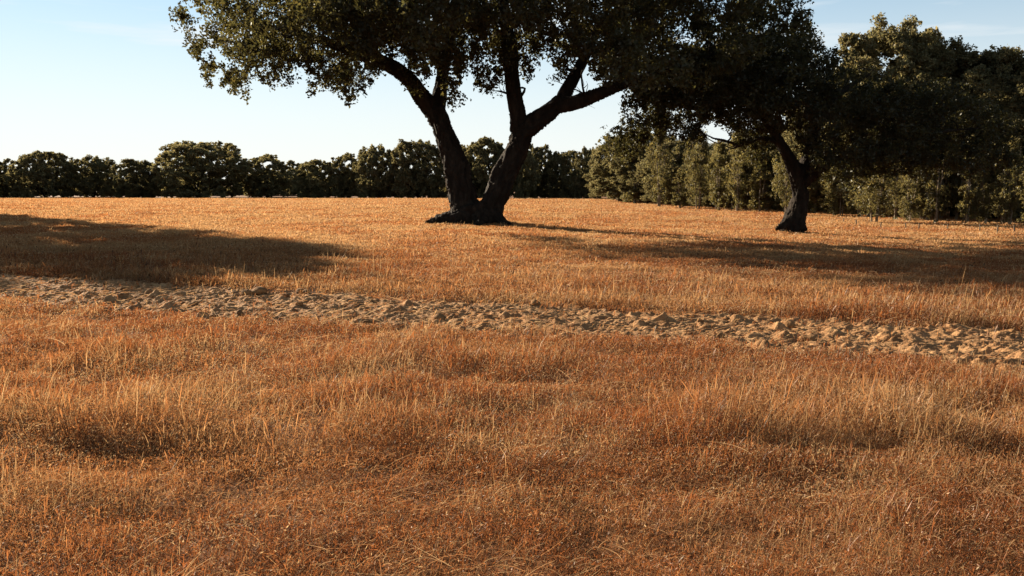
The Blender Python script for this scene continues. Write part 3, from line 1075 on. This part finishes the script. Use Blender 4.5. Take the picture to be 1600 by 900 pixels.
def place(protos, i, x, y, h, h0, wide, rz, label, cat, group):
    root = protos[i]
    z = float(gz(x, y)) - 0.05
    s = h / h0
    if root.name in USED:
        o = copy_tree(root, (x, y, z), rz, (s * wide, s * wide, s))
    else:
        USED.add(root.name)
        o = root
        o.location = (x, y, z)
        o.rotation_euler = (0, 0, rz)
        o.scale = (s * wide, s * wide, s)
        if 'h' in o:
            del o['h']
    return tag(o, label, cat, group)


def place_px(protos, i, px, ytop, d, wpx, h0, r0, rz, label, cat, group):
    x = (px - 800) / F * d
    z = float(gz(x, d)) - 0.05
    h = at(px, ytop, d)[2] - z
    wide = (wpx * .5 * d / F) / r0 / (h / h0)
    return place(protos, i, x, d, h, h0, wide, rz, label, cat, group)


rng = np.random.default_rng(77)
R0 = [4.6, 3.6, 5.2, 4.0]
GF = 'oaks of the far tree line'
far = [
    # px, top, d, width, proto, label
    (-40, 250, 140, 110, 0, 'far oak cut by the left edge of the picture'),
    (8, 254, 150, 60, 1, 'narrow far oak just inside the left edge of the picture'),
    (75, 242, 142, 110, 2, 'broad rounded far oak, first large crown from the left edge'),
    (150, 249, 146, 90, 0, 'flat topped dark far oak, second large crown from the left edge'),
    (218, 254, 138, 80, 3, 'low pale bushy far oak filling the dip left of the tallest far crown'),
    (315, 227, 140, 165, 2, 'largest and tallest domed oak of the left tree line'),
    (420, 247, 146, 95, 1, 'dark far oak against the right flank of the largest domed crown'),
    (470, 257, 170, 60, 1, 'lowest far oak, in the notch where the sky dips furthest'),
    (497, 255, 140, 78, 3, 'low rounded far oak right of the sky notch'),
    (545, 245, 138, 66, 1, 'narrow far oak one step taller than its left neighbour, left of centre'),
    (592, 232, 132, 82, 0, 'lit far oak second to the left of the forked trunk'),
    (655, 225, 128, 105, 2, 'broad lit far oak directly left of the forked trunk'),
    (715, 230, 134, 70, 1, 'far oak hidden behind the left stem of the forked trunk'),
    (757, 221, 128, 90, 3, 'far oak framed inside the V of the forked trunk'),
    (812, 232, 126, 70, 0, 'far oak hidden behind the right stem of the forked trunk'),
    (838, 230, 130, 60, 1, 'dark far oak emerging right beside the right stem of the forked trunk'),
    (880, 240, 128, 75, 3, 'lower far oak with a visible dark trunk right of the forked trunk'),
    (918, 236, 118, 60, 0, 'far oak touching the left end of the right hand wood'),
]
for (px, yt, d, w, i, lab) in far:
    place_px(OAKS, i, px, yt - 5, d, w * 0.95, 8.0, R0[i] * 1.0, rng.uniform(0, 6.28), lab, 'tree', GF)
# trees seen between the far crowns, a row further off
for k, px in enumerate(range(-100, 970, 58)):
    place_px(OAKS, k % 4, px + rng.uniform(-14, 14), 276 + rng.uniform(-11, 8), 175 + rng.uniform(-12, 12), 84, 8.0, R0[k % 4], rng.uniform(0, 6.28),
             'distant low oak closing the gaps behind the far tree line', 'tree', 'low oaks behind the far tree line')
# scrub under the far crowns
# the tree outside the left edge whose shadow lies on the field
place([proto_round(231, 13.9, 5.9)], 0, -35.0, 43.6, 13.9, 13.9, 1.0, 1.0, 'oak just outside the left edge that throws the long shadow on the grass', 'tree', None)

# the wood at the right: tall back trees
GW = 'tall trees of the right hand wood'
wood = [
    (968, 212, 88, 70, 0, 'pale tall tree at the left end of the right hand wood'),
    (1010, 205, 82, 80, 1, 'tall wood tree above the leftmost saplings, left of the leaning branch'),
    (1062, 215, 76, 90, 0, 'tall wood tree behind the lit saplings under the hanging branch'),
    (1118, 232, 70, 80, 1, 'wood tree whose top shows in the sky hole under the right oak'),
    (1175, 205, 66, 100, 0, 'wood tree directly left of the right oak trunk'),
    (1240, 190, 60, 110, 1, 'wood tree hidden directly behind the right oak trunk'),
    (1300, 120, 55, 120, 0, 'dark wood tree right of the right oak trunk'),
    (1368, 34, 50, 130, 1, 'highest wood tree, its lit top rising into the blue right of the oaks'),
    (1430, 62, 52, 110, 0, 'second highest wood tree, against the right shoulder of the highest one'),
    (1490, 70, 49, 130, 1, 'broad lit wood tree third from the highest one towards the right edge'),
    (1550, 84, 46, 130, 0, 'wood tree sloping down towards the right edge of the picture'),
    (1630, 100, 44, 130, 1, 'wood tree cut by the right edge of the picture'),
    (1720, 95, 44, 150, 0, 'wood tree beyond the right edge of the picture'),
]
RT = [4.0, 3.3]
for (px, yt, d, w, i, lab) in wood:
    place_px(TALL, i, px, yt, d, w * 1.5, 10.0, RT[i], rng.uniform(0, 6.28), lab, 'tree', GW)
for k in range(30):
    px = 975 + k * 24 + rng.uniform(-8, 8)
    d = np.interp(px, [960, 1130, 1330, 1600, 1800], [104, 78, 62, 58, 56]) + rng.uniform(0, 14)
    yt = np.interp(px, [960, 1240, 1320, 1600], [245, 200, 150, 140]) + rng.uniform(0, 30)
    place_px(TALL, k % 2, px, yt, d, 130, 10.0, RT[k % 2], rng.uniform(0, 6.28), 'shaded tree deep inside the right hand wood behind the edge trees', 'tree', 'inner trees of the right hand wood')

# saplings along the edge of the wood
RS = [1.0, .75, 1.3]
GS = 'leafy saplings along the edge of the wood'
saps = [
    (958, 236, 84, 46, 0, 'dark sapling at the far left end of the wood edge'),
    (990, 252, 72, 42, 1, 'slim dark sapling second from the left end of the wood edge'),
    (1028, 205, 62, 50, 0, 'tall sapling with a lit left side, standing forward at the left of the wood edge'),
    (1062, 270, 60, 40, 1, 'short sapling tucked behind the tall lit sapling at the left of the wood edge'),
    (1090, 212, 56, 56, 2, 'broad yellowish sapling midway between the two oak trunks'),
    (1122, 225, 53, 40, 1, 'slim lit sapling with pale stems right of the broad yellowish one'),
    (1152, 220, 51, 46, 0, 'bushy lit sapling second to the left of the right oak trunk'),
    (1185, 262, 50, 46, 1, 'dark sapling in shade just left of the right oak trunk'),
    (1226, 232, 46, 52, 2, 'lit rounded sapling showing behind the left side of the right oak trunk'),
    (1300, 285, 45, 46, 0, 'dark sapling in the shade right of the right oak trunk'),
    (1366, 255, 37, 86, 2, 'broad lit sapling on a pale forked stem, in front of the wood'),
    (1418, 262, 38, 50, 0, 'sapling right of the broad one on the forked stem'),
    (1460, 215, 37, 50, 1, 'taller sapling with yellowish leaves left of a bare pale stem'),
    (1510, 218, 36, 46, 1, 'lit slender sapling with two pale leaning stems'),
    (1540, 290, 36, 44, 0, 'low dark sapling between taller ones near the right edge'),
    (1575, 222, 35, 50, 0, 'tall shaded sapling near the right edge'),
    (1612, 250, 34, 56, 1, 'sapling cut by the right edge of the picture'),
]
for (px, yt, d, w, i, lab) in saps:
    place_px(SAPS, i, px, yt, d * 1.12, w * 1.05, 4.0, RS[i] * 1.25, rng.uniform(0, 6.28), lab, 'sapling', GS)
for k in range(34):
    px = 965 + k * 19.5 + rng.uniform(-6, 6)
    d = np.interp(px, [960, 1130, 1330, 1600, 1800], [92, 60, 47, 40, 37]) + rng.uniform(0, 5)
    place_px(SAPS, k % 3, px, 240 + rng.uniform(-26, 22), d, 50, 4.0, RS[k % 3] * 1.2, rng.uniform(0, 6.28), 'undergrowth sapling in the second row behind the wood edge', 'sapling', 'second row of saplings in the wood')

# short stakes in front of the wood
for (px, py, hh) in [(1317, 343, .27), (1337, 348, .32), (1375, 350, .30), (1415, 352, .32), (1435, 353, .32), (1480, 354, .3), (1530, 357, .36), (1558, 359, .36), (1585, 358, .34)]:
    d = gnd(px, py) * 1.14
    x = (px - 800) / F * d
    p = np.array([[0, 0, -.15, .028], [0.004, 0, hh * .4, .027], [0.01, .005, hh * .97, .026], [0.01, .005, hh, .022]])
    V, q_, t_ = tube(p, 8, 0.05, int(px))
    o = mesh_obj('wooden_stake', V, [q_, t_], M_STAKE)
    o.location = (x, d, float(gz(x, d)))
    o.rotation_euler = (rng.normal(0, .05), rng.normal(0, .05), rng.uniform(0, 6))
    tag(o, 'short weathered stake standing in the grass before the wood', 'stake', 'stakes along the edge of the wood')
print('grass blades', NG)
